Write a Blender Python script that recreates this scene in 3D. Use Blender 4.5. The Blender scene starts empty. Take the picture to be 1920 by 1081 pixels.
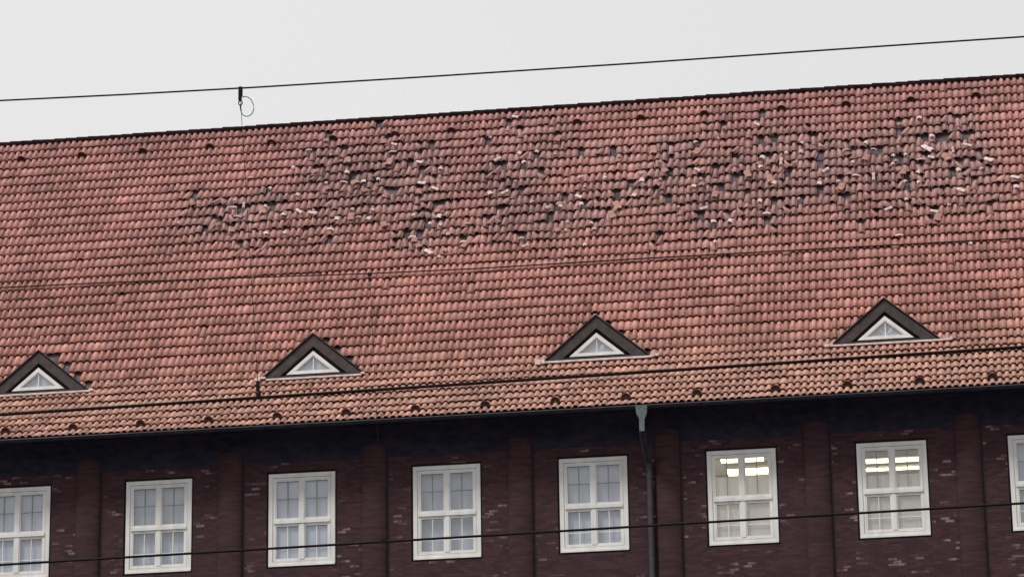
import bpy, math, random
import numpy as np
from mathutils import Vector, Matrix

# ------------------------------------------------------------------ camera, world, sun, exposure
SC = bpy.context.scene
COL = SC.collection
R = math.radians

cam = bpy.data.objects.new("camera", bpy.data.cameras.new("camera"))
COL.objects.link(cam)
cam.data.sensor_width = 36.0
cam.data.lens = 6292.8 / 1920 * 36.0
cam.data.clip_start = 0.1
cam.data.clip_end = 5000
_r = (0.9882440, 0.1521288, -0.0151850)
_u = (0.0591341, -0.2887588, 0.9555739)
_f = (-0.1409855, 0.9452382, 0.2943602)
cam.matrix_world = Matrix(((_r[0], _u[0], -_f[0], 0.0), (_r[1], _u[1], -_f[1], -91.32989),
                           (_r[2], _u[2], -_f[2], 0.0), (0, 0, 0, 1)))
SC.camera = cam
SC.view_settings.view_transform = 'Standard'
SC.view_settings.look = 'None'
SC.view_settings.exposure = 0.38
SC.view_settings.gamma = 1.0

SUN_EL, SUN_AZ = R(48), R(222)          # azimuth from north (+Y), clockwise
world = bpy.data.worlds.new("World")
SC.world = world
world.use_nodes = True
wn, wl = world.node_tree.nodes, world.node_tree.links
wn.clear()
wo = wn.new('ShaderNodeOutputWorld')
bg = wn.new('ShaderNodeBackground')
bg.inputs['Strength'].default_value = 0.1
sky = wn.new('ShaderNodeTexSky')
sky.sky_type = 'NISHITA'
sky.sun_disc = False
sky.sun_elevation = SUN_EL
sky.sun_rotation = SUN_AZ
tc = wn.new('ShaderNodeTexCoord')
ns = wn.new('ShaderNodeTexNoise')
ns.inputs['Scale'].default_value = 2.2
ns.inputs['Detail'].default_value = 3.0
ns.inputs['Roughness'].default_value = 0.5
cr = wn.new('ShaderNodeValToRGB')       # a closed overcast deck, slightly uneven
cr.color_ramp.elements[0].position = 0.3
cr.color_ramp.elements[0].color = (5.75, 5.78, 5.72, 1)
cr.color_ramp.elements[1].position = 0.7
cr.color_ramp.elements[1].color = (6.45, 6.40, 6.32, 1)
mx = wn.new('ShaderNodeMix')
mx.data_type = 'RGBA'
mx.inputs[0].default_value = 0.96
wl.new(tc.outputs['Generated'], ns.inputs['Vector'])
wl.new(ns.outputs['Fac'], cr.inputs['Fac'])
wl.new(sky.outputs['Color'], mx.inputs[6])
wl.new(cr.outputs['Color'], mx.inputs[7])
wl.new(mx.outputs[2], bg.inputs['Color'])
wl.new(bg.outputs['Background'], wo.inputs['Surface'])

sun = bpy.data.objects.new("sun", bpy.data.lights.new("sun", 'SUN'))
COL.objects.link(sun)
sun.data.energy = 1.5
sun.data.angle = R(14)
sun.data.color = (1.0, 0.96, 0.9)
sd = Vector((math.sin(SUN_AZ) * math.cos(SUN_EL), math.cos(SUN_AZ) * math.cos(SUN_EL), math.sin(SUN_EL)))
sun.rotation_euler = sd.to_track_quat('Z', 'Y').to_euler()
sun.location = (0, -40, 60)

# ------------------------------------------------------------------ helpers
class MB:
    """collects vertices and faces, links them as ONE mesh object"""
    def __init__(self):
        self.v, self.f, self.c = [], [], []
    def quad(self, a, b, c, d):
        n = len(self.v); self.v += [a, b, c, d]; self.f.append((n, n + 1, n + 2, n + 3))
    def tri(self, a, b, c):
        n = len(self.v); self.v += [a, b, c]; self.f.append((n, n + 1, n + 2))
    def box(self, x0, x1, y0, y1, z0, z1):
        n = len(self.v)
        self.v += [(x0, y0, z0), (x1, y0, z0), (x1, y1, z0), (x0, y1, z0), (x0, y0, z1), (x1, y0, z1), (x1, y1, z1), (x0, y1, z1)]
        self.f += [tuple(n + i for i in q) for q in ((0, 3, 2, 1), (4, 5, 6, 7), (0, 1, 5, 4), (1, 2, 6, 5), (2, 3, 7, 6), (3, 0, 4, 7))]
    def prism(self, loop, y0, y1):
        """loop = [(x, z)] anticlockwise seen from -Y, extruded from y0 (front) to y1"""
        n, k = len(self.v), len(loop)
        self.v += [(x, y0, z) for x, z in loop] + [(x, y1, z) for x, z in loop]
        self.f.append(tuple(range(n, n + k)))
        self.f.append(tuple(range(n + 2 * k - 1, n + k - 1, -1)))
        for i in range(k):
            j = (i + 1) % k
            self.f.append((n + i, n + k + i, n + k + j, n + j))
    def ring(self, outer, inner, y0, y1):
        """frame between two loops with the same number of corners"""
        n, k = len(self.v), len(outer)
        for y in (y0, y1):
            self.v += [(x, y, z) for x, z in outer] + [(x, y, z) for x, z in inner]
        o0, i0, o1, i1 = n, n + k, n + 2 * k, n + 3 * k
        for a in range(k):
            b = (a + 1) % k
            self.f += [(o0 + a, o0 + b, i0 + b, i0 + a), (o1 + b, o1 + a, i1 + a, i1 + b),
                       (o0 + b, o0 + a, o1 + a, o1 + b), (i0 + a, i0 + b, i1 + b, i1 + a)]
    def tube(self, pts, rad, seg=8, closed=False):
        pts = [Vector(p) for p in pts]
        rads = rad if isinstance(rad, (list, tuple)) else [rad] * len(pts)
        n0, m = len(self.v), len(pts)
        up = Vector((0, 0, 1))
        for i, p in enumerate(pts):
            a = pts[(i - 1) % m] if (closed or i > 0) else p
            b = pts[(i + 1) % m] if (closed or i < m - 1) else p
            t = (b - a).normalized()
            s = t.cross(up)
            if s.length < 1e-3: s = t.cross(Vector((0, 1, 0)))
            s.normalize(); w = s.cross(t)
            for j in range(seg):
                an = 2 * math.pi * j / seg
                self.v.append(tuple(p + s * math.cos(an) * rads[i] + w * math.sin(an) * rads[i]))
        for i in range(m if closed else m - 1):
            for j in range(seg):
                k, i2 = (j + 1) % seg, (i + 1) % m
                self.f.append((n0 + i * seg + j, n0 + i * seg + k, n0 + i2 * seg + k, n0 + i2 * seg + j))
        if not closed:
            self.f.append(tuple(n0 + j for j in range(seg)))
            self.f.append(tuple(n0 + (m - 1) * seg + j for j in reversed(range(seg))))
    def build(self, name, mat, parent=None, smooth=False, attr=None):
        me = bpy.data.meshes.new(name)
        me.from_pydata([tuple(v) for v in self.v], [], self.f)
        me.materials.append(mat)
        if smooth:
            me.polygons.foreach_set('use_smooth', [True] * len(me.polygons))
        if attr is not None:
            a = me.color_attributes.new('clay', 'FLOAT_COLOR', 'POINT')
            a.data.foreach_set('color', np.asarray(attr, dtype=np.float32).ravel())
        me.update()
        o = bpy.data.objects.new(name, me)
        COL.objects.link(o)
        if parent: o.parent = parent
        return o

def tag(o, label=None, cat=None, group=None, kind=None):
    if label: o['label'] = label
    if cat: o['category'] = cat
    if group: o['group'] = group
    if kind: o['kind'] = kind
    return o

def empty(name, loc, parent=None):
    o = bpy.data.objects.new(name, None)
    COL.objects.link(o)
    o.location = loc
    if parent: o.parent = parent
    return o

# ------------------------------------------------------------------ materials
def mat(name, col, rough=0.6, spec=0.5, metal=0.0):
    m = bpy.data.materials.new(name)
    m.use_nodes = True
    b = m.node_tree.nodes['Principled BSDF']
    b.inputs['Base Color'].default_value = (*col, 1)
    b.inputs['Roughness'].default_value = rough
    b.inputs['Specular IOR Level'].default_value = spec
    b.inputs['Metallic'].default_value = metal
    return m

def noisy(name, c1, c2, scale=3.0, rough=0.6, spec=0.5, detail=5, bump=0.0, stretch=(1, 1, 1), lo=0.35, hi=0.65):
    m = mat(name, c1, rough, spec)
    nt = m.node_tree; N, L = nt.nodes, nt.links
    b = N['Principled BSDF']
    t = N.new('ShaderNodeTexCoord'); mp = N.new('ShaderNodeMapping'); mp.inputs['Scale'].default_value = stretch
    n = N.new('ShaderNodeTexNoise'); n.inputs['Scale'].default_value = scale; n.inputs['Detail'].default_value = detail
    r = N.new('ShaderNodeValToRGB')
    r.color_ramp.elements[0].position = lo; r.color_ramp.elements[0].color = (*c1, 1)
    r.color_ramp.elements[1].position = hi; r.color_ramp.elements[1].color = (*c2, 1)
    L.new(t.outputs['Object'], mp.inputs['Vector']); L.new(mp.outputs[0], n.inputs['Vector'])
    L.new(n.outputs['Fac'], r.inputs['Fac']); L.new(r.outputs['Color'], b.inputs['Base Color'])
    if bump:
        bp = N.new('ShaderNodeBump'); bp.inputs['Strength'].default_value = bump; bp.inputs['Distance'].default_value = 0.02
        L.new(n.outputs['Fac'], bp.inputs['Height']); L.new(bp.outputs[0], b.inputs['Normal'])
    return m

def tile_material():
    m = mat('clay_tile', (0.4, 0.18, 0.14), 0.5, 0.5)
    nt = m.node_tree; N, L = nt.nodes, nt.links
    b = N['Principled BSDF']
    a = N.new('ShaderNodeAttribute'); a.attribute_name = 'clay'
    t = N.new('ShaderNodeTexCoord')
    n = N.new('ShaderNodeTexNoise'); n.inputs['Scale'].default_value = 9.0; n.inputs['Detail'].default_value = 6
    n2 = N.new('ShaderNodeTexNoise'); n2.inputs['Scale'].default_value = 0.45; n2.inputs['Detail'].default_value = 5
    mr = N.new('ShaderNodeMapRange'); mr.inputs['From Min'].default_value = 0.3; mr.inputs['From Max'].default_value = 0.7
    mr.inputs['To Min'].default_value = 0.72; mr.inputs['To Max'].default_value = 1.22
    mr2 = N.new('ShaderNodeMapRange'); mr2.inputs['From Min'].default_value = 0.3; mr2.inputs['From Max'].default_value = 0.7
    mr2.inputs['To Min'].default_value = 0.80; mr2.inputs['To Max'].default_value = 1.17
    mu = N.new('ShaderNodeMath'); mu.operation = 'MULTIPLY'
    vm = N.new('ShaderNodeVectorMath'); vm.operation = 'SCALE'
    L.new(t.outputs['Object'], n.inputs['Vector']); L.new(t.outputs['Object'], n2.inputs['Vector'])
    L.new(n.outputs['Fac'], mr.inputs['Value']); L.new(n2.outputs['Fac'], mr2.inputs['Value'])
    L.new(mr.outputs[0], mu.inputs[0]); L.new(mr2.outputs[0], mu.inputs[1])
    L.new(a.outputs['Color'], vm.inputs[0]); L.new(mu.outputs[0], vm.inputs['Scale'])
    L.new(vm.outputs[0], b.inputs['Base Color'])
    return m

def brick_material():
    m = mat('clinker_brick', (0.07, 0.03, 0.03), 0.75, 0.3)
    nt = m.node_tree; N, L = nt.nodes, nt.links
    b = N['Principled BSDF']
    t = N.new('ShaderNodeTexCoord'); sp = N.new('ShaderNodeSeparateXYZ'); cb = N.new('ShaderNodeCombineXYZ')
    L.new(t.outputs['Object'], sp.inputs[0]); L.new(sp.outputs['X'], cb.inputs['X']); L.new(sp.outputs['Z'], cb.inputs['Y'])
    def brick(c1, c2, mo, bias):
        k = N.new('ShaderNodeTexBrick')
        k.inputs['Color1'].default_value = (*c1, 1); k.inputs['Color2'].default_value = (*c2, 1)
        k.inputs['Mortar'].default_value = (*mo, 1); k.inputs['Scale'].default_value = 1.0
        k.inputs['Mortar Size'].default_value = 0.006; k.inputs['Mortar Smooth'].default_value = 0.1
        k.inputs['Bias'].default_value = bias
        k.inputs['Brick Width'].default_value = 0.25; k.inputs['Row Height'].default_value = 0.077
        L.new(cb.outputs[0], k.inputs['Vector'])
        return k
    base = brick((0.034, 0.012, 0.018), (0.072, 0.027, 0.034), (0.036, 0.020, 0.024), 0.0)
    rnd = brick((0, 0, 0), (1, 1, 1), (0, 0, 0), 0.0)
    ramp = N.new('ShaderNodeValToRGB')
    ramp.color_ramp.elements[0].position = 0.86; ramp.color_ramp.elements[1].position = 0.92
    L.new(rnd.outputs['Color'], ramp.inputs['Fac'])
    cl = N.new('ShaderNodeTexNoise'); cl.inputs['Scale'].default_value = 0.9; cl.inputs['Detail'].default_value = 6
    L.new(cb.outputs[0], cl.inputs['Vector'])
    cr2 = N.new('ShaderNodeValToRGB')
    cr2.color_ramp.elements[0].position = 0.49; cr2.color_ramp.elements[1].position = 0.60
    L.new(cl.outputs['Fac'], cr2.inputs['Fac'])
    fine = N.new('ShaderNodeTexNoise'); fine.inputs['Scale'].default_value = 6; fine.inputs['Detail'].default_value = 3
    L.new(cb.outputs[0], fine.inputs['Vector'])
    mf = N.new('ShaderNodeMapRange'); mf.inputs['From Min'].default_value = 0.34; mf.inputs['From Max'].default_value = 0.5
    L.new(fine.outputs['Fac'], mf.inputs['Value'])
    m1 = N.new('ShaderNodeMath'); m1.operation = 'MULTIPLY'; L.new(ramp.outputs['Color'], m1.inputs[0]); L.new(cr2.outputs['Color'], m1.inputs[1])
    m2 = N.new('ShaderNodeMath'); m2.operation = 'MULTIPLY'; L.new(m1.outputs[0], m2.inputs[0]); L.new(mf.outputs[0], m2.inputs[1])
    mixn = N.new('ShaderNodeMix'); mixn.data_type = 'RGBA'
    mixn.inputs[7].default_value = (0.24, 0.16, 0.17, 1)
    L.new(m2.outputs[0], mixn.inputs[0]); L.new(base.outputs['Color'], mixn.inputs[6])
    L.new(mixn.outputs[2], b.inputs['Base Color'])
    bp = N.new('ShaderNodeBump'); bp.inputs['Strength'].default_value = 0.4; bp.inputs['Distance'].default_value = 0.01
    bp.invert = True
    L.new(base.outputs['Fac'], bp.inputs['Height']); L.new(bp.outputs[0], b.inputs['Normal'])
    return m

def glass_material():
    m = bpy.data.materials.new('window_glass'); m.use_nodes = True
    nt = m.node_tree; N, L = nt.nodes, nt.links; N.clear()
    o = N.new('ShaderNodeOutputMaterial'); mixs = N.new('ShaderNodeMixShader')
    tr = N.new('ShaderNodeBsdfTransparent'); tr.inputs['Color'].default_value = (0.97, 0.98, 1.0, 1)
    gl = N.new('ShaderNodeBsdfGlossy'); gl.inputs['Roughness'].default_value = 0.03
    lw = N.new('ShaderNodeLayerWeight'); lw.inputs['Blend'].default_value = 0.5
    pw = N.new('ShaderNodeMath'); pw.operation = 'POWER'; pw.inputs[1].default_value = 5.0
    fr = N.new('ShaderNodeMath'); fr.operation = 'MULTIPLY_ADD'; fr.inputs[1].default_value = 0.8; fr.inputs[2].default_value = 0.20
    L.new(lw.outputs['Facing'], pw.inputs[0]); L.new(pw.outputs[0], fr.inputs[0])
    nz = N.new('ShaderNodeTexNoise'); nz.inputs['Scale'].default_value = 1.5
    bp = N.new('ShaderNodeBump'); bp.inputs['Strength'].default_value = 0.08; bp.inputs['Distance'].default_value = 0.05
    L.new(nz.outputs['Fac'], bp.inputs['Height']); L.new(bp.outputs[0], gl.inputs['Normal'])
    L.new(fr.outputs[0], mixs.inputs[0]); L.new(tr.outputs[0], mixs.inputs[1]); L.new(gl.outputs[0], mixs.inputs[2])
    L.new(mixs.outputs[0], o.inputs['Surface'])
    return m

def emit_material(name, col, s):
    m = mat(name, (0.8, 0.8, 0.8), 0.5)
    b = m.node_tree.nodes['Principled BSDF']
    b.inputs['Emission Color'].default_value = (*col, 1); b.inputs['Emission Strength'].default_value = s
    return m

M = dict(
    tile=tile_material(), brick=brick_material(), glass=glass_material(),
    ridge=noisy('ridge_clay', (0.012, 0.005, 0.006), (0.026, 0.010, 0.011), 5, 0.9, 0.1),
    underlay=noisy('roof_underlay', (0.050, 0.032, 0.036), (0.14, 0.105, 0.118), 3.5, 0.8),
    navy=noisy('navy_paint_eave_shade', (0.020, 0.019, 0.034), (0.040, 0.035, 0.054), 3, 0.85, 0.15, stretch=(1, 1, 2)),
    pier=noisy('pier_brick', (0.034, 0.014, 0.019), (0.062, 0.026, 0.032), 2, 0.8, 0.3, stretch=(1, 1, 6)),
    gutter=noisy('gutter_zinc', (0.10, 0.10, 0.11), (0.17, 0.17, 0.18), 6, 0.45),
    pipe=noisy('downpipe_paint', (0.02, 0.018, 0.024), (0.04, 0.034, 0.04), 5, 0.5),
    hopper=noisy('weathered_zinc', (0.075, 0.10, 0.11), (0.14, 0.17, 0.18), 6, 0.5),
    white=noisy('white_window_paint', (0.70, 0.68, 0.66), (0.84, 0.82, 0.80), 3.0, 0.45, stretch=(1, 1, 0.4)),
    bar=mat('grey_glazing_bar', (0.30, 0.29, 0.28), 0.5),
    joint_shade=mat('joint_reveal_shade', (0.008, 0.007, 0.009), 0.8),
    pier_line=mat('dark_pier_line', (0.02, 0.014, 0.016), 0.8),
    slate=noisy('dormer_slate', (0.034, 0.025, 0.025), (0.068, 0.053, 0.052), 5, 0.75, bump=0.4),
    mouth=mat('vent_mouth', (0.035, 0.015, 0.014), 0.8),
    black=mat('dormer_recess_shade', (0.012, 0.010, 0.011), 0.8),
    flash=noisy('lead_flashing', (0.62, 0.50, 0.48), (0.80, 0.72, 0.69), 6, 0.5),
    curtain=noisy('net_curtain', (0.42, 0.46, 0.53), (0.49, 0.53, 0.60), 1.0, 0.9, stretch=(3, 1, 1)),
    blind=noisy('room_blind', (0.68, 0.65, 0.62), (0.76, 0.73, 0.70), 1.0, 0.9, stretch=(3, 1, 1)),
    room=mat('room_plaster', (0.88, 0.84, 0.76), 0.9),
    lamp=emit_material('lamp_tube', (1.0, 0.83, 0.46), 3.0),
    wire=mat('copper_wire_dark', (0.008, 0.006, 0.006), 0.7, 0.15),
    ground=noisy('asphalt', (0.045, 0.045, 0.047), (0.065, 0.064, 0.062), 0.6, 0.9),
    dull=noisy('dusty_clay', (0.42, 0.26, 0.24), (0.66, 0.49, 0.46), 7, 0.65, lo=.38, hi=.62),
    pale=noisy('fresh_clay', (0.60, 0.42, 0.40), (0.86, 0.71, 0.70), 7, 0.6, lo=.38, hi=.62),
)

def translucent(m, f):
    nt = m.node_tree; N, L = nt.nodes, nt.links
    b = N['Principled BSDF']; o = N['Material Output']
    t = N.new('ShaderNodeBsdfTranslucent'); t.inputs['Color'].default_value = (0.92, 0.90, 0.90, 1)
    x = N.new('ShaderNodeMixShader'); x.inputs[0].default_value = f
    L.new(b.outputs[0], x.inputs[1]); L.new(t.outputs[0], x.inputs[2]); L.new(x.outputs[0], o.inputs['Surface'])
translucent(M['blind'], 0.35)

LOOSE = '''-24.77,24.25,s -23.12,25.61,f -23.11,26.44,s -22.92,24.52,f -22.79,25.74,t -22.75,28.89,f -22.49,24.08,s -22.10,25.51,s -22.05,27.53,s -21.91,22.45,b -21.47,24.38,b -21.43,29.79,s -21.33,22.36,b -21.13,26.55,b -21.01,31.67,f -20.97,24.68,d -20.51,24.37,d -20.28,27.69,s -20.26,30.92,s -19.90,22.45,f -19.74,23.58,b -19.71,27.67,f -19.66,28.78,b -19.30,24.51,s -19.30,27.57,f -19.08,27.59,b -19.06,23.56,f -18.74,23.36,b -18.65,24.30,s -18.62,27.76,s -18.30,30.81,f -18.25,31.66,d -17.36,29.37,d -17.34,23.45,s -17.29,21.00,f -17.20,26.97,d -16.78,22.40,s -16.76,21.30,s -16.74,26.22,d -16.71,19.27,D -16.69,27.66,s -16.69,28.48,b -16.54,23.14,b -16.46,22.18,s -16.38,18.66,s -16.21,19.35,s -16.18,21.10,s -15.67,20.13,f -15.60,22.06,f -15.22,31.75,s -15.02,25.34,b -14.93,29.13,d -14.71,32.47,s -14.59,25.32,d -14.46,33.92,d -14.29,26.50,s -14.25,29.70,b -14.06,28.59,b -13.91,20.13,f -13.78,19.25,d -13.69,24.08,s -13.69,29.73,s -13.19,23.33,s -13.11,29.27,s -12.79,23.40,b -12.57,20.69,s -12.55,21.62,s -12.27,26.47,d -12.24,24.30,d -12.16,23.49,b -12.09,25.38,s -11.95,19.01,s -11.80,21.30,s -11.70,20.65,s -11.49,26.29,s -11.11,28.62,s -10.56,24.07,b -10.39,26.57,s -10.34,25.71,b -9.81,27.68,s -9.78,25.66,s -9.17,22.46,s -8.78,28.38,f -8.74,24.64,b -8.73,29.63,s -8.63,26.47,d -8.53,25.44,s -8.43,22.14,d -8.09,20.63,b -8.05,29.86,s -8.02,18.47,s -7.59,20.60,b -6.84,31.23,d -6.72,22.59,b -6.71,26.35,b -6.66,27.39,b -6.51,21.17,f -6.30,24.48,b -6.09,26.80,t -5.93,27.74,s -5.72,26.57,s -5.53,22.54,s -5.48,27.78,s -5.46,28.76,s -4.93,24.08,b -4.87,28.24,s -4.75,25.52,d -4.35,24.17,s -4.12,27.61,f -3.92,26.21,s -3.83,24.71,f -3.51,28.29,b -3.50,26.49,b -3.29,24.44,t -3.27,27.48,f -2.89,20.86,d -2.70,25.70,s -2.69,26.67,s -2.58,17.94,f -2.35,23.71,s -2.33,21.74,s -2.31,26.65,s -1.96,24.64,b -1.95,23.54,s -1.86,30.70,b -1.85,26.02,f -1.64,27.24,D -1.53,26.17,d -1.50,20.25,d -1.50,28.56,b -1.08,20.88,s -0.88,26.83,t -0.75,24.62,b -0.70,22.38,d -0.51,16.64,s -0.43,27.32,d -0.06,24.56,s 0.18,25.46,D 0.93,22.36,b 0.93,23.38,d'''
HOLES = {18: [-65, -41], 19: [-69, -49, -19], 20: [-87, -86, -79, -70, -41, -39, -33, -8, 0], 21: [-114, -110, -100, -88, -86, -84, -66, -65, -63, -59, -43, -39, -12, -4], 22: [-104, -85, -83, -76, -73, -67, -66, -61, -57, -46, -34, -32, -31, -28, -22, -21, 4], 23: [-124, -120, -116, -99, -95, -91, -74, -73, -65, -61, -56, -48, -36, -25, -12, -11, -2], 24: [-121, -119, -118, -100, -97, -84, -83, -68, -64, -56, -50, -41, -40, -32, -22, -17, -12, -11, -10, -5, -4], 25: [-118, -116, -115, -114, -111, -110, -108, -107, -100, -91, -90, -87, -72, -71, -58, -54, -52, -49, -43, -38, -37, -32, -30, -24, -20, -13, -12, -10, -4, -3, -2, -1], 26: [-116, -109, -92, -91, -90, -87, -74, -72, -57, -53, -48, -47, -41, -36, -32, -31, -29, -26, -25, -20, -18, -14, -13, -12, -9, -6, -2, -1], 27: [-123, -111, -102, -99, -98, -96, -94, -77, -68, -49, -40, -38, -34, -33, -32, -25, -20, -18, -17, -16, -12, -2], 28: [-115, -98, -97, -96, -95, -87, -83, -75, -74, -71, -57, -48, -45, -28, -21, -10, -9, -7, -6, -3, -2], 29: [-104, -103, -99, -91, -89, -69, -62, -57, -51, -48, -44, -41, -34, -32, -26, -13], 30: [-112, -102, -99, -98, -92, -88, -21, -20, -13, -4, -3], 31: [-105, -100, -92, -86, -77, -66, -40], 32: [-93, -82, -72, -69, -34], 33: [-103, -74, -67], 34: [-95]}
DLEFT = set()
# ------------------------------------------------------------------ setting
GZ = -1.6
g = MB(); g.quad((-1500, -1500, GZ), (1500, -1500, GZ), (1500, 1500, GZ), (-1500, 1500, GZ))
tag(g.build('ground', M['ground']), kind='structure')

# ------------------------------------------------------------------ the building
XA, XB = -34.0, 6.0
BAY, X0W, WW, WH, WT = 4.1947, -24.9493, 1.936, 2.706, 23.32
EAVE = (-1.2, 24.431)
E = 0.43
prof = [EAVE]
for a in (38, 40, 41, 41.5, 42, 42, 45.5, 50):
    y, z = prof[-1]; prof.append((y + E * math.cos(R(a)), z + E * math.sin(R(a))))
RIDGE = (7.4325, 36.600)
y, z = prof[-1]
for i in range(1, 28):
    prof.append((y + (RIDGE[0] - y) * i / 27, z + (RIDGE[1] - z) * i / 27))
NROW = len(prof) - 1

def onroof(x, s, h=0.0):
    """point at x, row coordinate s (0 = eave), height h above the battens"""
    i = min(max(int(math.floor(s)), 0), NROW - 1)
    (y0, z0), (y1, z1) = prof[i], prof[i + 1]
    t = s - i; L = math.hypot(y1 - y0, z1 - z0); ny, nz = -(z1 - z0) / L, (y1 - y0) / L
    return Vector((x, y0 + (y1 - y0) * t + ny * h, z0 + (z1 - z0) * t + nz * h))

bld = empty('brick_building', (-14, 0, GZ))
tag(bld, 'long dark brick building with storm damaged red tiled roof and white windows', 'building')
def part(mb, name, m, parent=bld, **k):
    o = mb.build(name, m, None, **k)
    o.parent = parent
    # keep world coordinates: parents are empties/meshes with plain translations
    off = Vector((0, 0, 0)); p = parent
    while p is not None:
        off += p.location; p = p.parent
    o.location = -off
    return o

# wall with real window openings
wins = [(X0W + (i - 1) * BAY, X0W + (i - 1) * BAY + WW) for i in range(8)]
G = 0.055
w = MB()
ztop, zb, zt, TH = 24.55, WT - WH - G, WT + G, 0.42
w.quad((XA, 0, zt), (XB, 0, zt), (XB, 0, ztop), (XA, 0, ztop))
w.quad((XA, 0, GZ), (XB, 0, GZ), (XB, 0, zb), (XA, 0, zb))
px = XA
for a, b in wins + [(XB + G, 0)]:
    w.quad((px, 0, zb), (a - G, 0, zb), (a - G, 0, zt), (px, 0, zt)); px = b + G
for a, b in wins:
    a -= G; b += G
    w.quad((a, 0, zb), (a, TH, zb), (a, TH, zt), (a, 0, zt)); w.quad((b, TH, zb), (b, 0, zb), (b, 0, zt), (b, TH, zt))
    w.quad((a, 0, zt), (a, TH, zt), (b, TH, zt), (b, 0, zt)); w.quad((a, TH, zb), (a, 0, zb), (b, 0, zb), (b, TH, zb))
yb = 2 * RIDGE[0]
w.quad((XB, yb, GZ), (XA, yb, GZ), (XA, yb, ztop), (XB, yb, ztop))
for x, s in ((XA, 1), (XB, -1)):
    lp = [(x, 0, GZ), (x, yb, GZ), (x, yb, ztop), (x, RIDGE[0], RIDGE[1] - 0.25), (x, 0, ztop)]
    n = len(w.v); w.v += lp; w.f.append(tuple(range(n, n + 5)))
part(w, 'wall', M['brick'])

# eave underside: dark cove added to stand for the overhang's shade; gutter
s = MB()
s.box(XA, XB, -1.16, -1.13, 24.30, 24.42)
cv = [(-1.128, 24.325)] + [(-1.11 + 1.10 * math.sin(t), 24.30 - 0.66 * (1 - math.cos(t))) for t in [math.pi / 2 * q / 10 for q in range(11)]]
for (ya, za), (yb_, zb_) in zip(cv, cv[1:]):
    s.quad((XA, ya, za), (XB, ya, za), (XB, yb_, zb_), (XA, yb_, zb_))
part(s, 'soffit_shade_cove', M['navy'])
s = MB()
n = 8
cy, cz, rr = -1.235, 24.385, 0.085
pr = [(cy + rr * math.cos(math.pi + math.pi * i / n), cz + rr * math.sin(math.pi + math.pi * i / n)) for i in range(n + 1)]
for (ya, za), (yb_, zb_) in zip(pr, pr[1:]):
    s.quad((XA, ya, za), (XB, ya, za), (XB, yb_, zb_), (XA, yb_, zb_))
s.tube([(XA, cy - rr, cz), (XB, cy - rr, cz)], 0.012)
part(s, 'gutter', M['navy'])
s = MB(); s.tube([(XA, cy - rr - 0.012, cz + 0.018), (XB, cy - rr - 0.012, cz + 0.018)], 0.009)
part(s, 'gutter_bead', M['gutter'], parent=bpy.data.objects['gutter'])

# half-round brick piers between the bays
for i in range(-1, 8):
    xc = X0W + (i - 0.5) * BAY + WW / 2 + 0.02
    if xc < XA + 1 or xc > XB - 1: continue
    p = MB(); n = 12; hw, dp = 0.37, 0.17
    arc = [(xc - hw * math.cos(math.pi * k / n), -0.003 - dp * math.sin(math.pi * k / n) ** 0.8 if 0 < k < n else 0.01) for k in range(n + 1)]
    for (xa, ya), (xb, yb2) in zip(arc, arc[1:]):
        p.quad((xa, ya, GZ), (xb, yb2, GZ), (xb, yb2, 24.0), (xa, ya, 24.0))
    po = part(p, 'half_round_pier', M['pier'], smooth=True)
    p = MB()
    rng = random.Random(i * 7 + 3)
    z = 22.35 + rng.uniform(-0.05, 0.05)
    while z > 15:
        for (xa, ya), (xb, yb2) in zip(arc, arc[1:]):
            p.quad((xa, ya - .006, z), (xb, yb2 - .006, z), (xb, yb2 - .006, z + .034), (xa, ya - .006, z + .034))
        z -= rng.choice((1.13, 1.13, 0.68))
    p.box(xc + hw + 0.002, xc + hw + 0.05, -0.012, -0.002, 15, 24.0)  # plain dark strip down the right edge of the pier
    part(p, 'joint_and_edge_line', M['pier_line'], parent=po)

# ------------------------------------------------------------------ roof tiles
PW = 0.2
c0, c1 = int(XA / PW), int(XB / PW)
_hr = random.Random(19)
holes = {(c, r) for r, v in HOLES.items() for c in v if _hr.random() < (0.36 if c < -55 else 0.28)}
half = {(c, r) for r, v in HOLES.items() for c in v if (c, r) not in holes and _hr.random() < 0.75}
# dust and disorder round the holes
hs = np.array(sorted(holes | half), dtype=float)
def damage(c, r):
    d = np.hypot((hs[:, 0] - c), (hs[:, 1] - r) * 1.8)
    return float(np.exp(-(d / 3.2) ** 2).sum())
VT = [(-30.5, 33), (-28.5, 33), (-26.5, 33), (-24.3, 33), (-22.3, 33), (-20.3, 33), (-18.3, 33), (-16.5, 33), (-12.5, 33), (-10.5, 33),
      (-8.5, 33), (-6.1, 33), (-4.1, 33), (-2.1, 33), (-0.1, 33)]
VB = [(-28.3 + 2.01 * k, 1) for k in range(15)]
VT = [(math.floor(x / PW) * PW + 0.1, r) for x, r in VT]; VB = [(math.floor(x / PW) * PW + 0.1, r) for x, r in VB]
PH = {0: -.040, 16: -.040, 22: .014, 34: .042, 50: .050, 66: .042, 78: .014, 84: -.040, 100: -.040}
U = [k / 100 for k in PH]
def hgt(u):
    d = abs(u - 0.5) / 0.5
    return PH[round(u * 100)]
HU = [hgt(u) for u in U]
FT = 0.62
rng = random.Random(11)
tb = MB(); cols = []
nu = len(U)
_cr = random.Random(8)
def cutaway(c, r):
    for xd in (-27.93, -19.66, -11.33, -3.04):
        q = 1.5 * (1 - (r + .5 - 6.9) / 3.6); d = (c + .5) * PW - xd
        if r > 6 and q > 0:
            if abs(d) < q - .25: return True
            if 0 < d - q < .28 and _cr.random() < .5: return True
    return False
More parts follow.
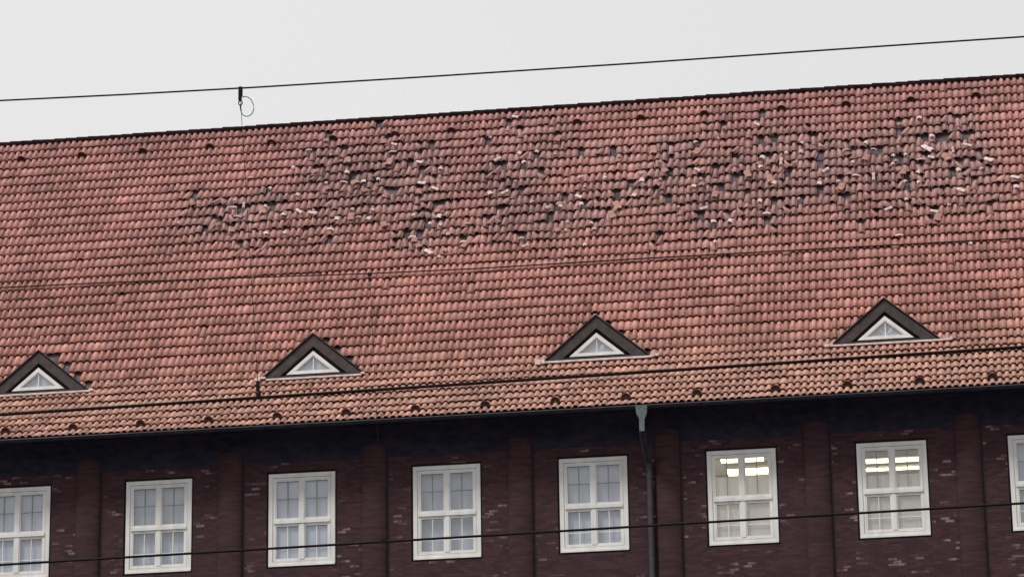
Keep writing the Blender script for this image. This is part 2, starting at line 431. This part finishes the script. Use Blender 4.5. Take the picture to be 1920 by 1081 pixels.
slid = {(-139, 20), (-125, 21), (-150, 14), (-143, 13), (-117, 12), (-131, 16), (-71, 20), (-64, 27), (-36, 29), (-36, 30), (-37, 12), (-19, 34), (-28, 34),
        (-6, 34), (-6, 15), (-77, 15), (-102, 11), (-89, 10), (-90, 16), (-58, 11), (-12, 22), (-20, 23), (-30, 17), (-14, 17), (2, 17)}
rowj = [rng.uniform(-0.012, 0.012) for _ in range(NROW + 1)]
for r in range(NROW):
    (y0, z0), (y1, z1) = prof[r], prof[r + 1]
    L = math.hypot(y1 - y0, z1 - z0)
    sy, sz = (y1 - y0) / L, (z1 - z0) / L
    ny, nz = -sz, sy
    wob = rng.uniform(0, 6); flat = 0
    for c in range(c0, c1):
        if (c, r) in holes or cutaway(c, r): continue
        dm = damage(c, r)
        dis = min(dm, 1.6)
        ds = rng.gauss(0, 0.006 + 0.012 * dis) + 0.012 * math.sin(c * 0.07 + wob) - rowj[r]
        if (c, r) in slid: ds -= 0.10
        if (c, r) in half: ds -= rng.uniform(.08, .22); rot_h = rng.uniform(-.25, .25)
        else: rot_h = 0
        rot = rot_h + rng.gauss(0, 0.012 + 0.04 * dis)
        dh = abs(rng.gauss(0, 0.004 + 0.010 * dis))
        if dis > 0.5 and rng.random() < 0.10: rot += rng.choice((-1, 1)) * rng.uniform(.15, .4); dh += .03
        if rng.random() < 0.06: flat = rng.randint(1, 4)
        rs = 0.45 if flat > 0 else rng.choice((1.0, 1.0, 1.0, 0.85, 0.6, 1.12)) * rng.uniform(.92, 1.06)
        flat -= 1
        low, lift = 0.006, 0.080
        xL = c * PW
        ln = L + 0.05
        b = math.exp(rng.gauss(0, 0.10))
        if rng.random() < 0.05: b *= 0.75
        if rng.random() < 0.04: b *= 1.22
        up = r / NROW
        base = np.array((0.52, 0.232, 0.182)) * (1 - up) + np.array((0.475, 0.217, 0.196)) * up
        k8 = min(max((10 - r) / 6, 0), 1); base = base * (1 - k8) + np.array((0.52, 0.282, 0.215)) * k8
        dust = min(1.0, dm * 0.42) * 0.48
        colr = (base * (1 - dust) + np.array((0.33, 0.215, 0.205)) * dust) * b
        cs, sn = math.cos(rot), math.sin(rot)
        n0 = len(tb.v)
        wd = PW * 1.02
        def P(u, s, h):
            x = (u - 0.5) * wd; t = s - L * 0.5
            xr, tr = x * cs - t * sn, x * sn + t * cs
            t2 = tr + L * 0.5 + ds
            return (xL + PW / 2 + xr, y0 + sy * t2 + ny * h, z0 + sz * t2 + nz * h)
        for u, h in zip(U, HU): tb.v.append(P(u, 0, lift + dh + h * rs * FT))
        for u, h in zip(U, HU): tb.v.append(P(u, ln, low + h * rs))
        for u, h in zip(U, HU): tb.v.append(P(u, 0, lift + dh + h * rs * FT - 0.014))
        for k in range(nu - 1):
            tb.f.append((n0 + k, n0 + k + 1, n0 + nu + k + 1, n0 + nu + k))
            tb.f.append((n0 + 2 * nu + k, n0 + 2 * nu + k + 1, n0 + k + 1, n0 + k))
        # right-hand lock edge
        n1 = len(tb.v)
        tb.v += [P(1.0, 0, lift + dh - 0.03), P(1.0, ln, low - 0.03), P(0.0, 0, lift + dh - 0.03), P(0.0, ln, low - 0.03)]
        tb.f += [(n0 + nu - 1, n1, n1 + 1, n0 + 2 * nu - 1), (n0, n0 + nu, n1 + 3, n1 + 2)]
        cols += [(*colr, 1)] * (3 * nu + 4)
roof = part(tb, 'roof', M['tile'], smooth=False, attr=cols)
pl = roof.data.polygons
# roll surfaces smooth, edges crisp
per = (nu - 1) * 2 + 2
sm = np.zeros(len(pl), dtype=bool); idx = np.arange(len(pl)) % per
sm[(idx < (nu - 1) * 2) & (idx % 2 == 0)] = True
pl.foreach_set('use_smooth', sm)

ub = MB()
for i in range(NROW):
    a, b_ = onroof(0, i, -0.04), onroof(0, i + 0.9999, -0.04)
    ub.quad((XA, a.y, a.z), (XB, a.y, a.z), (XB, b_.y, b_.z), (XA, b_.y, b_.z))
    q = [onroof(0, i + t, h) for t, h in ((0.06, -0.035), (0.16, -0.035), (0.16, -0.004), (0.06, -0.004))]
    for k in range(4):
        m_, n_ = q[k], q[(k + 1) % 4]
        ub.quad((XA, m_.y, m_.z), (XB, m_.y, m_.z), (XB, n_.y, n_.z), (XA, n_.y, n_.z))
rz = RIDGE[1] - 0.03
ub.quad((XA, RIDGE[0] + .03, rz), (XB, RIDGE[0] + .03, rz), (XB, 2 * RIDGE[0] + 1.2, 24.4), (XA, 2 * RIDGE[0] + 1.2, 24.4))
part(ub, 'underlay', M['underlay'], parent=roof)

rb = MB(); x = XA; rr2 = random.Random(5); n = 8
while x < XB:
    j = rr2.uniform(-.008, .008); r0, r1 = 0.125, 0.105
    for k in range(n):
        a1, a2 = math.pi * k / n, math.pi * (k + 1) / n
        f = lambda xx, rad, a: (xx, RIDGE[0] + 0.0 - rad * math.cos(a), RIDGE[1] + 0.02 + j + rad * math.sin(a) * .85)
        rb.quad(f(x, r0, a1), f(x + .39, r1, a1), f(x + .39, r1, a2), f(x, r0, a2))
        rb.quad(f(x, r0 - .02, a1), f(x, r0, a1), f(x, r0, a2), f(x, r0 - .02, a2))
    for a in (0, math.pi):
        p0, p1 = f(x, r0, a), f(x + .39, r1, a)
        rb.quad(p0, p1, (p1[0], p1[1], p1[2] - .05), (p0[0], p0[1], p0[2] - .05))
    x += 0.37
part(rb, 'ridge_cap', M['ridge'], parent=roof, smooth=True)

# hooded vent tiles under the ridge and above the eave
def vent(x, r):
    v = MB(); n = 10
    (ya, za), (yb3, zb3) = prof[r], prof[r + 1]
    ring = []
    for s, rad, hh in ((-0.06, 0.145, 0.15), (0.20, 0.115, 0.09), (0.45, 0.07, 0.04), (0.6, 0.02, 0.0)):
        ring.append([onroof(x - rad * math.cos(math.pi * k / n), r + s, 0.085 + hh * math.sin(math.pi * k / n) - s * 0.06) for k in range(n + 1)])
    for a, b_ in zip(ring, ring[1:]):
        for k in range(n): v.quad(a[k + 1], a[k], b_[k], b_[k + 1])
    inner = [onroof(x - 0.13 * math.cos(math.pi * k / n), r - 0.06, 0.085 + 0.13 * math.sin(math.pi * k / n)) for k in range(n + 1)]
    for k in range(n): v.quad(ring[0][k], ring[0][k + 1], inner[k + 1], inner[k])
    o = part(v, 'vent_tile', M['tile'], parent=roof, smooth=True, attr=[(0.42, 0.20, 0.16, 1)] * len(v.v))
    d = MB()
    cen = onroof(x, r - .02, 0.07)
    inn = [onroof(x - 0.132 * math.cos(math.pi * k / n), r - 0.02, 0.08 + 0.134 * math.sin(math.pi * k / n)) for k in range(n + 1)]
    for k in range(n): d.tri(cen, inn[k + 1], inn[k])
    d.quad(onroof(x - .13, r - .10, .06), onroof(x + .13, r - .10, .06), onroof(x + .13, r - .02, .13), onroof(x - .13, r - .02, .13))
    return o, d
for x, r in VT + VB:
    o, d = vent(x, r)
    v2 = d.build('vent_tile_mouth', M['black']); 
    # the dark mouth is part of the hood mesh
    me = o.data; me.materials.append(M['mouth'])
    nv = len(me.vertices)
    import bmesh
    bm = bmesh.new(); bm.from_mesh(me); nf = len(bm.faces); bm.from_mesh(v2.data); bm.faces.ensure_lookup_table()
    for fc in bm.faces[nf:]: fc.material_index = 1
    bm.to_mesh(me); bm.free()
    bpy.data.objects.remove(v2)

# ------------------------------------------------------------------ dormers
def dormer(xc, y, zb, i):
    dm = empty('dormer', (xc, y, zb), bld); dm.location = Vector((xc, y, zb)) - bld.location
    W, H = 1.50, 1.27
    def tri_(w_, h_, z_): return [(xc - w_, zb + z_), (xc + w_, zb + z_), (xc, zb + z_ + h_)]
    # face: slate verge ring round a dark recess, then the body running back into the roof
    m = MB()
    m.ring(tri_(W, H, 0.0), tri_(1.00, 0.86, 0.075), y, y + 0.16)
    outer = tri_(W + .02, H + .015, 0.0)
    dpt = 1.9
    # roof wings: thin slabs from the face back into the main roof
    for sx in (-1, 1):
        e0, e1 = Vector((xc + sx * (W + .05), y - .05, zb + .0)), Vector((xc, y - .05, zb + H + .035))
        back = Vector((0, dpt, 0)); th = Vector((0, 0, 0.035))
        a, b_, c, d = e0, e1, e1 + back, e0 + back
        m.quad(a + th, b_ + th, c + th, d + th); m.quad(a, b_, c, d); m.quad(a, b_, b_ + th, a + th)
    part(m, 'verge', M['slate'], parent=dm)
    m = MB(); m.quad((xc - 1.0, y + 0.15, zb + .02), (xc + 1.0, y + 0.15, zb + .02), (xc + 0.1, y + 0.15, zb + 1.0), (xc - .1, y + .15, zb + 1.0))  # near-black panel paints in the shade around the recessed frame
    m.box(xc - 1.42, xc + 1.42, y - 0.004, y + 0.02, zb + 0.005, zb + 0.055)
    part(m, 'recess_shade_panel', M['black'], parent=dm)
    m = MB(); m.ring(tri_(0.80, 0.68, 0.115), tri_(0.545, 0.455, 0.205), y + 0.01, y + 0.10)
    m.ring(tri_(0.545, 0.455, 0.205), tri_(0.49, 0.405, 0.222), y + 0.045, y + 0.10)
    fr = part(m, 'window_frame', M['white'], parent=dm)
    m = MB(); m.tri((xc - .5, y + .085, zb + .215), (xc + .5, y + .085, zb + .215), (xc, y + .085, zb + .64))
    part(m, 'pane', M['glass'], parent=dm)
    m = MB()
    for k in range(10):
        xa, xb_ = -0.5 + k * .1, -0.4 + k * .1
        ya_, yb_ = (0.0, 0.02) if k % 2 else (0.02, 0.0)
        h1, h2 = .43 * (1 - abs(xa) / .5), .43 * (1 - abs(xb_) / .5)
        m.quad((xc + xa, y + .115 + ya_, zb + .21), (xc + xb_, y + .115 + yb_, zb + .21), (xc + xb_, y + .115 + yb_, zb + .215 + h2), (xc + xa, y + .115 + ya_, zb + .215 + h1))
    part(m, 'curtain', M['curtain'], parent=dm)
    m = MB(); m.box(xc - 0.014, xc + 0.014, y + 0.055, y + 0.078, zb + 0.222, zb + 0.62)
    if i in (2, 3):
        m.tube([(xc + .02, y + .07, zb + .24), (xc + .2, y + .07, zb + .44)], 0.008)
    if i == 3: m.tube([(xc - .02, y + .07, zb + .24), (xc - .2, y + .07, zb + .44)], 0.008)
    part(m, 'glazing_bar', M['white'], parent=dm)
    # pale apron flashing dressed over the tiles under the face, with lifted ends
    m = MB(); rg = random.Random(40 + i)
    xl, xr = (-1.50, 1.62) if i != 1 else (-1.38, 1.45)
    n = 22
    for k in range(n):
        xa = xl + (xr - xl) * k / n; xb_ = xl + (xr - xl) * (k + 1) / n
        d0 = 0.05 + rg.uniform(0, .012)
        m.box(xc + xa, xc + xb_, y - 0.10 - rg.uniform(0, .01), y + 0.02, zb - d0, zb - 0.004)
    def lump(x0, x1, z0, z1, yy=-.16):
        m.box(xc + x0, xc + x1, y + yy, y + yy + .12, zb + z0, zb + z1)
    if i == 1: lump(-1.72, -1.55, -.06, .02); lump(-1.60, -1.40, .0, .06, -.12); lump(1.45, 1.55, -.02, .03)
    if i == 2: lump(-1.78, -1.62, -.10, .05); lump(-1.59, -1.50, -.08, .03); lump(1.55, 1.68, -.03, .02, -.1); lump(1.70, 1.80, -.02, .05, -.1)
    if i == 3: lump(-1.74, -1.62, -.06, .01); lump(-1.60, -1.50, -.05, .04, -.12); lump(1.62, 1.80, -.05, .01, -.1); lump(1.80, 1.88, -.04, .05, -.1)
    if i == 0: lump(1.58, 1.70, -.03, .04, -.1)
    part(m, 'flashing', M['flash'], parent=dm)
    return dm
dz = [26.36, 26.40, 26.47, 26.48]; dy = [0.88, 0.92, 0.98, 1.0]
for i, (x, sc) in enumerate(((-27.93, 1), (-19.66, 1), (-11.33, 1), (-3.04, 1))):
    d = dormer(x, dy[i], dz[i], i)

# ------------------------------------------------------------------ windows of the top storey
def rect(x0, x1, z0, z1): return [(x0, z0), (x1, z0), (x1, z1), (x0, z1)]
lit = {5, 6}
for i, (a, b_) in enumerate(wins):
    zt_, zb_ = WT, WT - WH
    yf = 0.03
    m = MB()
    m.ring(rect(a, b_, zb_, zt_), rect(a + .115, b_ - .115, zb_ + .13, zt_ - .115), yf, yf + .14)
    m.ring(rect(a + .115, b_ - .115, zb_ + .13, zt_ - .115), rect(a + .135, b_ - .135, zb_ + .15, zt_ - .135), yf + .035, yf + .13)
    m.ring(rect(a + .135, b_ - .135, zb_ + .15, zt_ - .135), rect(a + .19, b_ - .19, zb_ + .20, zt_ - .19), yf + .02, yf + .13)
    m.box(a + .01, b_ - .01, yf - .035, yf + .0, zb_ - .0, zb_ + .05)
    win = part(m, 'window', M['white'])
    if i in lit: win['label'] = 'white window with lamps lit inside the room'
    xc = (a + b_) / 2; ztr = zb_ + 1.29
    m = MB(); m.box(xc - .065, xc + .065, yf + .005, yf + .12, zb_ + .2, zt_ - .19)
    part(m, 'mullion', M['white'], parent=win)
    m = MB(); m.box(a + .15, b_ - .15, yf - .02, yf + .11, ztr - .045, ztr + .045)
    m.box(a + .19, b_ - .19, yf + .022, yf + .1, ztr + .047, ztr + .085); m.box(a + .19, b_ - .19, yf + .022, yf + .1, ztr - .085, ztr - .047)
    part(m, 'transom', M['white'], parent=win)
    panes = []
    for (x0, x1) in ((a + .19, xc - .065), (xc + .065, b_ - .19)):
        for k, (z0, z1) in enumerate(((zb_ + .20, ztr - .085), (ztr + .085, zt_ - .19))):
            m = MB(); m.ring(rect(x0, x1, z0, z1), rect(x0 + .035, x1 - .035, z0 + .035, z1 - .035), yf + .03, yf + .09)
            sash = part(m, 'sash', M['white'], parent=win)
            m = MB(); xm = (x0 + x1) / 2
            if not (i in lit and k == 0 and x0 > xc - .3 ):
                m.box(xm - .013, xm + .013, yf + .045, yf + .07, z0 + .03, z1 - .03)
            zz = z0 + (z1 - z0) * (.52 if k else .36)
            if k == 0 or True:
                if i in lit and k: zz = z0 + (z1 - z0) * .55
                m.box(x0 + .03, x1 - .03, yf + .05, yf + .069, zz - (.013 if k == 0 else .008), zz + (.013 if k == 0 else .008))
            if m.v: part(m, 'glazing_bar', M['white'] if k == 0 else M['bar'], parent=win)
            m = MB(); m.quad((x0 + .02, yf + .075, z0 + .02), (x1 - .02, yf + .075, z0 + .02), (x1 - .02, yf + .075, z1 - .02), (x0 + .02, yf + .075, z1 - .02))
            part(m, 'pane', M['glass'], parent=win)
    # net curtain (full height where unlit, lower part where lamps show above it)
    m = MB(); rg = random.Random(i); n = 60
    ctop = zt_ - .1
    cdep = (0.02, 0.10, 0.0, 0.14, 0.05, 0.0, 0.0, 0.08)[i]
    if i == 5: ctop = zb_ + 1.97
    if i == 6: ctop = zb_ + 1.80
    for k in range(n):
        xa, xb_ = a + .1 + (WW - .2) * k / n, a + .1 + (WW - .2) * (k + 1) / n
        ya_, yb_ = [yf + .13 + cdep + .003 * math.sin(q * 0.9 + 1.3 * math.sin(q * .23 + i)) for q in (k, k + 1)]
        m.quad((xa, ya_, zb_ + .1), (xb_, yb_, zb_ + .1), (xb_, yb_, ctop), (xa, ya_, ctop))
    part(m, 'curtain', M['blind' if i in lit else 'curtain'], parent=win, smooth=True)
    m = MB(); m.ring(rect(a - G, b_ + G, zb_ - G, zt_ + G), rect(a + .004, b_ - .004, zb_ + .004, zt_ - .004), yf + .03, yf + .05)  # near-black strip stands for the reveal's shade around the frame joint
    part(m, 'joint_shade_strip', M['joint_shade'], parent=win)
    # room behind
    m = MB(); x0, x1, z0, z1, y0_, y1_ = a - .9, b_ + .9, zb_ - .9, zt_ + .25, TH + .002, 5.5
    m.quad((x0, y1_, z0), (x1, y1_, z0), (x1, y1_, z1), (x0, y1_, z1)); m.quad((x0, y0_, z1), (x0, y1_, z1), (x1, y1_, z1), (x1, y0_, z1))
    m.quad((x0, y0_, z0), (x1, y0_, z0), (x1, y1_, z0), (x0, y1_, z0)); m.quad((x0, y0_, z0), (x0, y1_, z0), (x0, y1_, z1), (x0, y0_, z1))
    m.quad((x1, y0_, z0), (x1, y0_, z1), (x1, y1_, z1), (x1, y1_, z0))
    part(m, 'room_lining', M['room'], parent=win)
    if i in lit:
        rows_ = [(1.1, z1 - .24, -.66, .54, .055)] if i == 5 else [(2.1, z1 - .27, -.80, .72, .035)]
        if i == 6: rows_.append((3.1, z1 - .26, -.85, .8, .03))
        if i == 5: rows_.append((2.6, z1 - .26, -.6, .8, .05))
        for (yy, zz, xa, xb_, hh) in rows_:
            L_ = empty('ceiling_lamp', (xc + (xa + xb_) / 2, yy, zz + .2))
            lab = {(5, 1.1): 'long warm white ceiling lamp high in the left one of the two lit windows',
                   (5, 2.6): 'long lamp farther back in the left one of the two lit windows',
                   (6, 2.1): 'warm white strip lamp nearest the glass in the right one of the two lit windows',
                   (6, 3.1): 'thin strip lamp farther back in the right one of the two lit windows'}[(i, yy)]
            tag(L_, lab, 'ceiling lamp', 'strip lamps inside the lit windows')
            m = MB(); m.box(xc + xa, xc + xb_, yy - (.20 if i == 5 else .09), yy + (.20 if i == 5 else .09), zz - hh, zz + hh)
            t_ = m.build('lamp_tube', M['lamp'], L_); t_.location = -L_.location
            m = MB(); m.box(xc + xa - .03, xc + xb_ + .03, yy - .22, yy + .22, zz + hh + .002, zz + hh + .03)
            for q in (xa + .15, xb_ - .15): m.box(xc + q - .01, xc + q + .01, yy - .01, yy + .01, zz + hh + .03, z1 - .002)
            t_ = m.build('lamp_housing', M['white'], L_); t_.location = -L_.location

# ------------------------------------------------------------------ downpipe
dp_ = empty('downpipe', (-9.8, -0.12, 24.2), bld); dp_.location = Vector((-9.8, -0.12, 24.2)) - bld.location
m = MB()
def frust(m, x, y, z0, z1, a0, b0, a1, b1):
    n = len(m.v)
    m.v += [(x - a0, y - b0, z0), (x + a0, y - b0, z0), (x + a0, y + b0, z0), (x - a0, y + b0, z0), (x - a1, y - b1, z1), (x + a1, y - b1, z1), (x + a1, y + b1, z1), (x - a1, y + b1, z1)]
    m.f += [tuple(n + i for i in q) for q in ((0, 3, 2, 1), (4, 5, 6, 7), (0, 1, 5, 4), (1, 2, 6, 5), (2, 3, 7, 6), (3, 0, 4, 7))]
hx, hy = -9.83, -1.28
frust(m, hx, hy, 24.17, 24.40, .145, .07, .165, .085)
frust(m, hx, hy, 24.00, 24.17, .07, .05, .145, .07)
frust(m, hx, hy, 23.66, 24.00, .07, .045, .075, .05)
part(m, 'hopper', M['hopper'], parent=dp_)
m = MB(); m.tube([(hx, hy + .03, 23.70), (hx, hy + .1, 23.60), (hx + .02, -0.3, 23.12), (-9.78, -0.2, 22.98), (-9.78, -0.17, 22.7), (-9.78, -0.17, GZ)], .095, 12)
part(m, 'pipe', M['pipe'], parent=dp_, smooth=True)
m = MB()
for z in (22.6, 20.4, 18.2): m.tube([(-9.78, -0.17, z - .03), (-9.78, -0.17, z + .03)], .105, 12)
part(m, 'pipe_bracket', M['pipe'], parent=dp_)

# ------------------------------------------------------------------ loose and broken tiles lying on the roof
def shard(name, w_, l_, seed, m_, curv=0.03, th=0.02):
    rg = random.Random(seed); s = MB(); nx, ny_ = 6, 4
    top, bot = [], []
    for j in range(ny_ + 1):
        for k in range(nx + 1):
            u, v = k / nx - .5, j / ny_ - .5
            jag = rg.uniform(-.08, .08) * l_ if j in (0, ny_) else 0
            jx = rg.uniform(-.06, .06) * w_ if k in (0, nx) else 0
            h = curv * math.cos(u * math.pi) + rg.uniform(-.002, .002)
            top.append((u * w_ + jx, v * l_ + jag, h + th)); bot.append((u * w_ + jx, v * l_ + jag, h))
    s.v = top + bot; K = nx + 1; o_ = len(top)
    for j in range(ny_):
        for k in range(nx):
            a = j * K + k; s.f += [(a, a + 1, a + K + 1, a + K), (o_ + a + K, o_ + a + K + 1, o_ + a + 1, o_ + a)]
    for k in range(nx):
        s.f += [(o_ + k, o_ + k + 1, k + 1, k), (ny_ * K + k, ny_ * K + k + 1, o_ + ny_ * K + k + 1, o_ + ny_ * K + k)]
    for j in range(ny_):
        a = j * K; s.f += [(a, a + K, o_ + a + K, o_ + a), (o_ + a + nx, o_ + a + nx + K, a + nx + K, a + nx)]
    rgc = random.Random(seed + 1); b = rgc.uniform(.85, 1.15)
    o = s.build(name, m_, attr=[(0.40 * b, 0.19 * b, 0.155 * b, 1)] * len(s.v))
    return o
KIND = {  # width, length, adjectives
    's': (.11, .11, 'small pale'), 'b': (.15, .15, 'bright pale'), 'd': (.095, .27, 'pale slanting'), 'D': (.15, .38, 'big bright slanting'),
    't': (.09, .32, 'pale upright'), 'f': (.22, .08, 'pale flat'), 'r': (.20, .36, 'dull red tilted'), 'q': (.18, .18, 'dull red broken')}
protos = {k: [shard('loose_tile', v[0] * f, v[1] * f, 90 + 7 * n_ + ord(k), M['tile'] if k in 'rq' else M['dull'] if k in 'sft' and n_ != 1 else M['pale']) for n_, f in enumerate((.9, 1.0, 1.1))]
          for k, v in KIND.items()}
used = set()
ORD = ['first', 'second', 'third', 'fourth', 'fifth', 'sixth', 'seventh', 'eighth', 'ninth', 'tenth', 'eleventh', 'twelfth', 'thirteenth', 'fourteenth',
       'fifteenth', 'sixteenth', 'seventeenth', 'eighteenth', 'nineteenth', 'twentieth']
NUM = ['no', 'one', 'two', 'three', 'four', 'five', 'six', 'seven', 'eight', 'nine', 'ten', 'eleven', 'twelve', 'thirteen', 'fourteen', 'fifteen', 'sixteen',
       'seventeen', 'eighteen', 'nineteen', 'twenty']
items = [tuple(t.split(',')) for t in LOOSE.split()]
items = [(float(a), float(b), c) for a, b, c in items]
rg = random.Random(77)
for (c, r) in sorted(holes | half):
    q = rg.random()
    if q < 0.24:
        items.append((c * PW + .1 + rg.uniform(-.12, .12), r - rg.uniform(-.15, .5), 'r' if rg.random() < .55 else 'q'))
seen = {}
for (x, s, k) in items:
    if s > NROW - 0.6: continue
    pr_ = rg.randrange(3)
    src = protos[k][pr_]
    if src in used:
        o = src.copy(); COL.objects.link(o)
    else:
        o = src; used.add(src)
    p = onroof(x, s, 0.0)
    i = int(s); (ya, za), (yb3, zb3) = prof[i], prof[i + 1]
    Sv = Vector((0, yb3 - ya, zb3 - za)).normalized(); Xv = Vector((1, 0, 0)); Nv = Xv.cross(Sv)
    B = Matrix((Xv, Sv, Nv)).transposed()
    ang = {'s': rg.uniform(-.6, .6), 'b': rg.uniform(-.5, .5), 'f': rg.uniform(-.15, .15), 't': rg.uniform(-.08, .08), 'r': rg.uniform(-.5, .5),
           'q': rg.uniform(-1, 1), 'd': rg.choice((-1, 1, 1)) * rg.uniform(.75, 1.15), 'D': rg.uniform(.7, 1.1)}[k]
    if k in 'dD' and (round(x, 1) in DLEFT): ang = -abs(ang)
    tilt = rg.uniform(-.30, -.02) if k != 't' else -.05
    rot = B @ Matrix.Rotation(ang, 3, 'Z') @ Matrix.Rotation(tilt, 3, 'X') @ Matrix.Rotation(rg.uniform(-.15, .15), 3, 'Y')
    lift = 0.105 + abs(tilt) * KIND[k][1] * .35
    o.matrix_world = Matrix.Translation(p + Nv * lift) @ rot.to_4x4()
    # label: row counted down from the ridge, column from the nearest ridge vent
    row = min(NROW - int(math.floor(s)), 20)
    vi = min(range(len(VT)), key=lambda q: abs(VT[q][0] - x)); dcol = round((x - VT[vi][0]) / PW)
    where = 'under the %s ridge vent' % ORD[vi] if dcol == 0 else '%s tile%s %s of %s ridge vent' % (NUM[abs(dcol)], '' if abs(dcol) == 1 else 's', 'right' if dcol > 0 else 'left', ORD[vi])
    lab = '%s loose tile, %s row below ridge, %s' % (KIND[k][2], ORD[row - 1], where)
    grp = 'loose and broken tiles on the roof'
    tag(o, lab, 'roof tile', grp)
    if lab in seen: seen[lab] += 1; bpy.data.objects.remove(o) if o is not src else None
    else: seen[lab] = 1
for k in protos:
    for o in protos[k]:
        if o not in used: bpy.data.objects.remove(o)

# ------------------------------------------------------------------ overhead line of the railway in front
def overhead(A, B, cat, drop, label, catlab, rad, loop=False):
    A, B = Vector(A), Vector(B); u = (B - A).normalized()
    P_ = lambda s, z: Vector((A.x + u.x * s, A.y + u.y * s, z))
    root = empty('overhead_line', P_(drop[0][0], 4.3)); tag(root, label, 'overhead wire', 'overhead wires of the track in front')
    def sub(mb, name, parent=root, **k):
        o = mb.build(name, M['wire'], None, **k); o.parent = parent; o.location = -root.location if parent is root else (0, 0, 0); return o
    m = MB(); m.tube([P_(s, 4.3) for s in (-25, -10, 0, 5, 15, 30)], rad[0], 8); cw = sub(m, 'contact_wire', smooth=True)
    l0 = (cat[1][1] - cat[0][1]) / (cat[1][0] - cat[0][0]); l1 = (cat[-1][1] - cat[-2][1]) / (cat[-1][0] - cat[-2][0])
    pts = [P_(cat[0][0] - 20, cat[0][1] - 20 * l0 + .9), P_(cat[0][0] - 6, cat[0][1] - 6 * l0 + .06)] + [P_(s, z) for s, z in cat] + \
          [P_(cat[-1][0] + 6, cat[-1][1] + 6 * l1 + .1), P_(cat[-1][0] + 20, cat[-1][1] + 20 * l1 + 1.2)]
    m = MB(); m.tube(pts, rad[1], 8); sub(m, 'catenary_wire', smooth=True)
    (s0, z0), (s1, z1) = drop
    zt0 = z0 - (.07 if loop else .02)
    m = MB(); m.tube([P_(s0 + .001, zt0), P_((s0 + s1) / 2, (zt0 + z1) / 2), P_(s1, z1 - .015)], rad[2], 6)
    dr = sub(m, 'dropper')
    m = MB()
    n0 = 0
    def blk(s, z, a, b_, t=.008):
        c = P_(s, z); n = len(m.v)
        for dy in (-t, t):
            m.v.extend([(c.x - a, c.y + dy, z - b_), (c.x + a, c.y + dy, z - b_), (c.x + a, c.y + dy, z + b_), (c.x - a, c.y + dy, z + b_)])
        m.f.extend([tuple(n + i for i in q) for q in ((0, 1, 2, 3), (7, 6, 5, 4), (0, 4, 5, 1), (1, 5, 6, 2), (2, 6, 7, 3), (3, 7, 4, 0))])
    if loop:
        blk(s0, z0 - .018, .0095, .024); blk(s0 - .002, z0 - .052, .0075, .012)
        m.tube([P_(s0 + .0095 * math.cos(t), z0 - .078 + .0115 * math.sin(t)) for t in [2 * math.pi * q / 14 for q in range(14)]], .0032, 6, closed=True)
        m.tube([P_(s0, z0 - .088), P_(s0 + .004, z0 - .125)], [.0045, .003], 6)
        blk(s1 - .004, z1 + .04, .008, .022); blk(s1, z1, .010, .010)
    else:
        blk(s0, z0, .012, .009); blk(s0, z0 - .03, .006, .012); blk(s1, z1 - .01, .014, .012)
    cl = m.build('clamp', M['wire'], None); cl.parent = dr
    if loop:
        m = MB(); ctl = [(1.216, 5.856), (1.232, 5.859), (1.249, 5.852), (1.264, 5.836), (1.274, 5.812), (1.276, 5.786), (1.268, 5.765), (1.253, 5.754), (1.236, 5.753), (1.22, 5.762), (1.214, 5.775)]
        m.tube([P_(s, z) for s, z in ctl], .0022, 6); lo = m.build('wire_loop', M['wire'], None, smooth=True); lo.parent = dr
overhead((-4.8476, -75.9466, 4.3), (0.1366, -76.1313, 4.3),
         [(-0.051, 5.946), (0.595, 5.923), (1.287, 5.903), (2.157, 5.884), (2.693, 5.874), (3.222, 5.864), (4.005, 5.853), (4.545, 5.845), (5.079, 5.836)],
         [(1.207, 5.905), (1.312, 4.316)],
         'nearer overhead line with its top wire and hanger loop against the grey sky', '', (.0078, .0046, .0014), True)
overhead((-5.8481, -72.6826, 4.3), (0.1117, -72.9591, 4.3),
         [(-0.053, 6.006), (0.585, 5.988), (1.413, 5.954), (2.238, 5.919), (2.902, 5.9), (3.366, 5.893), (3.889, 5.885), (5.211, 5.856), (6.058, 5.837)],
         [(2.238, 5.914), (2.312, 4.315)],
         'farther overhead line whose lower wire crosses in front of the white windows', '', (.0072, .0038, .0013), False)
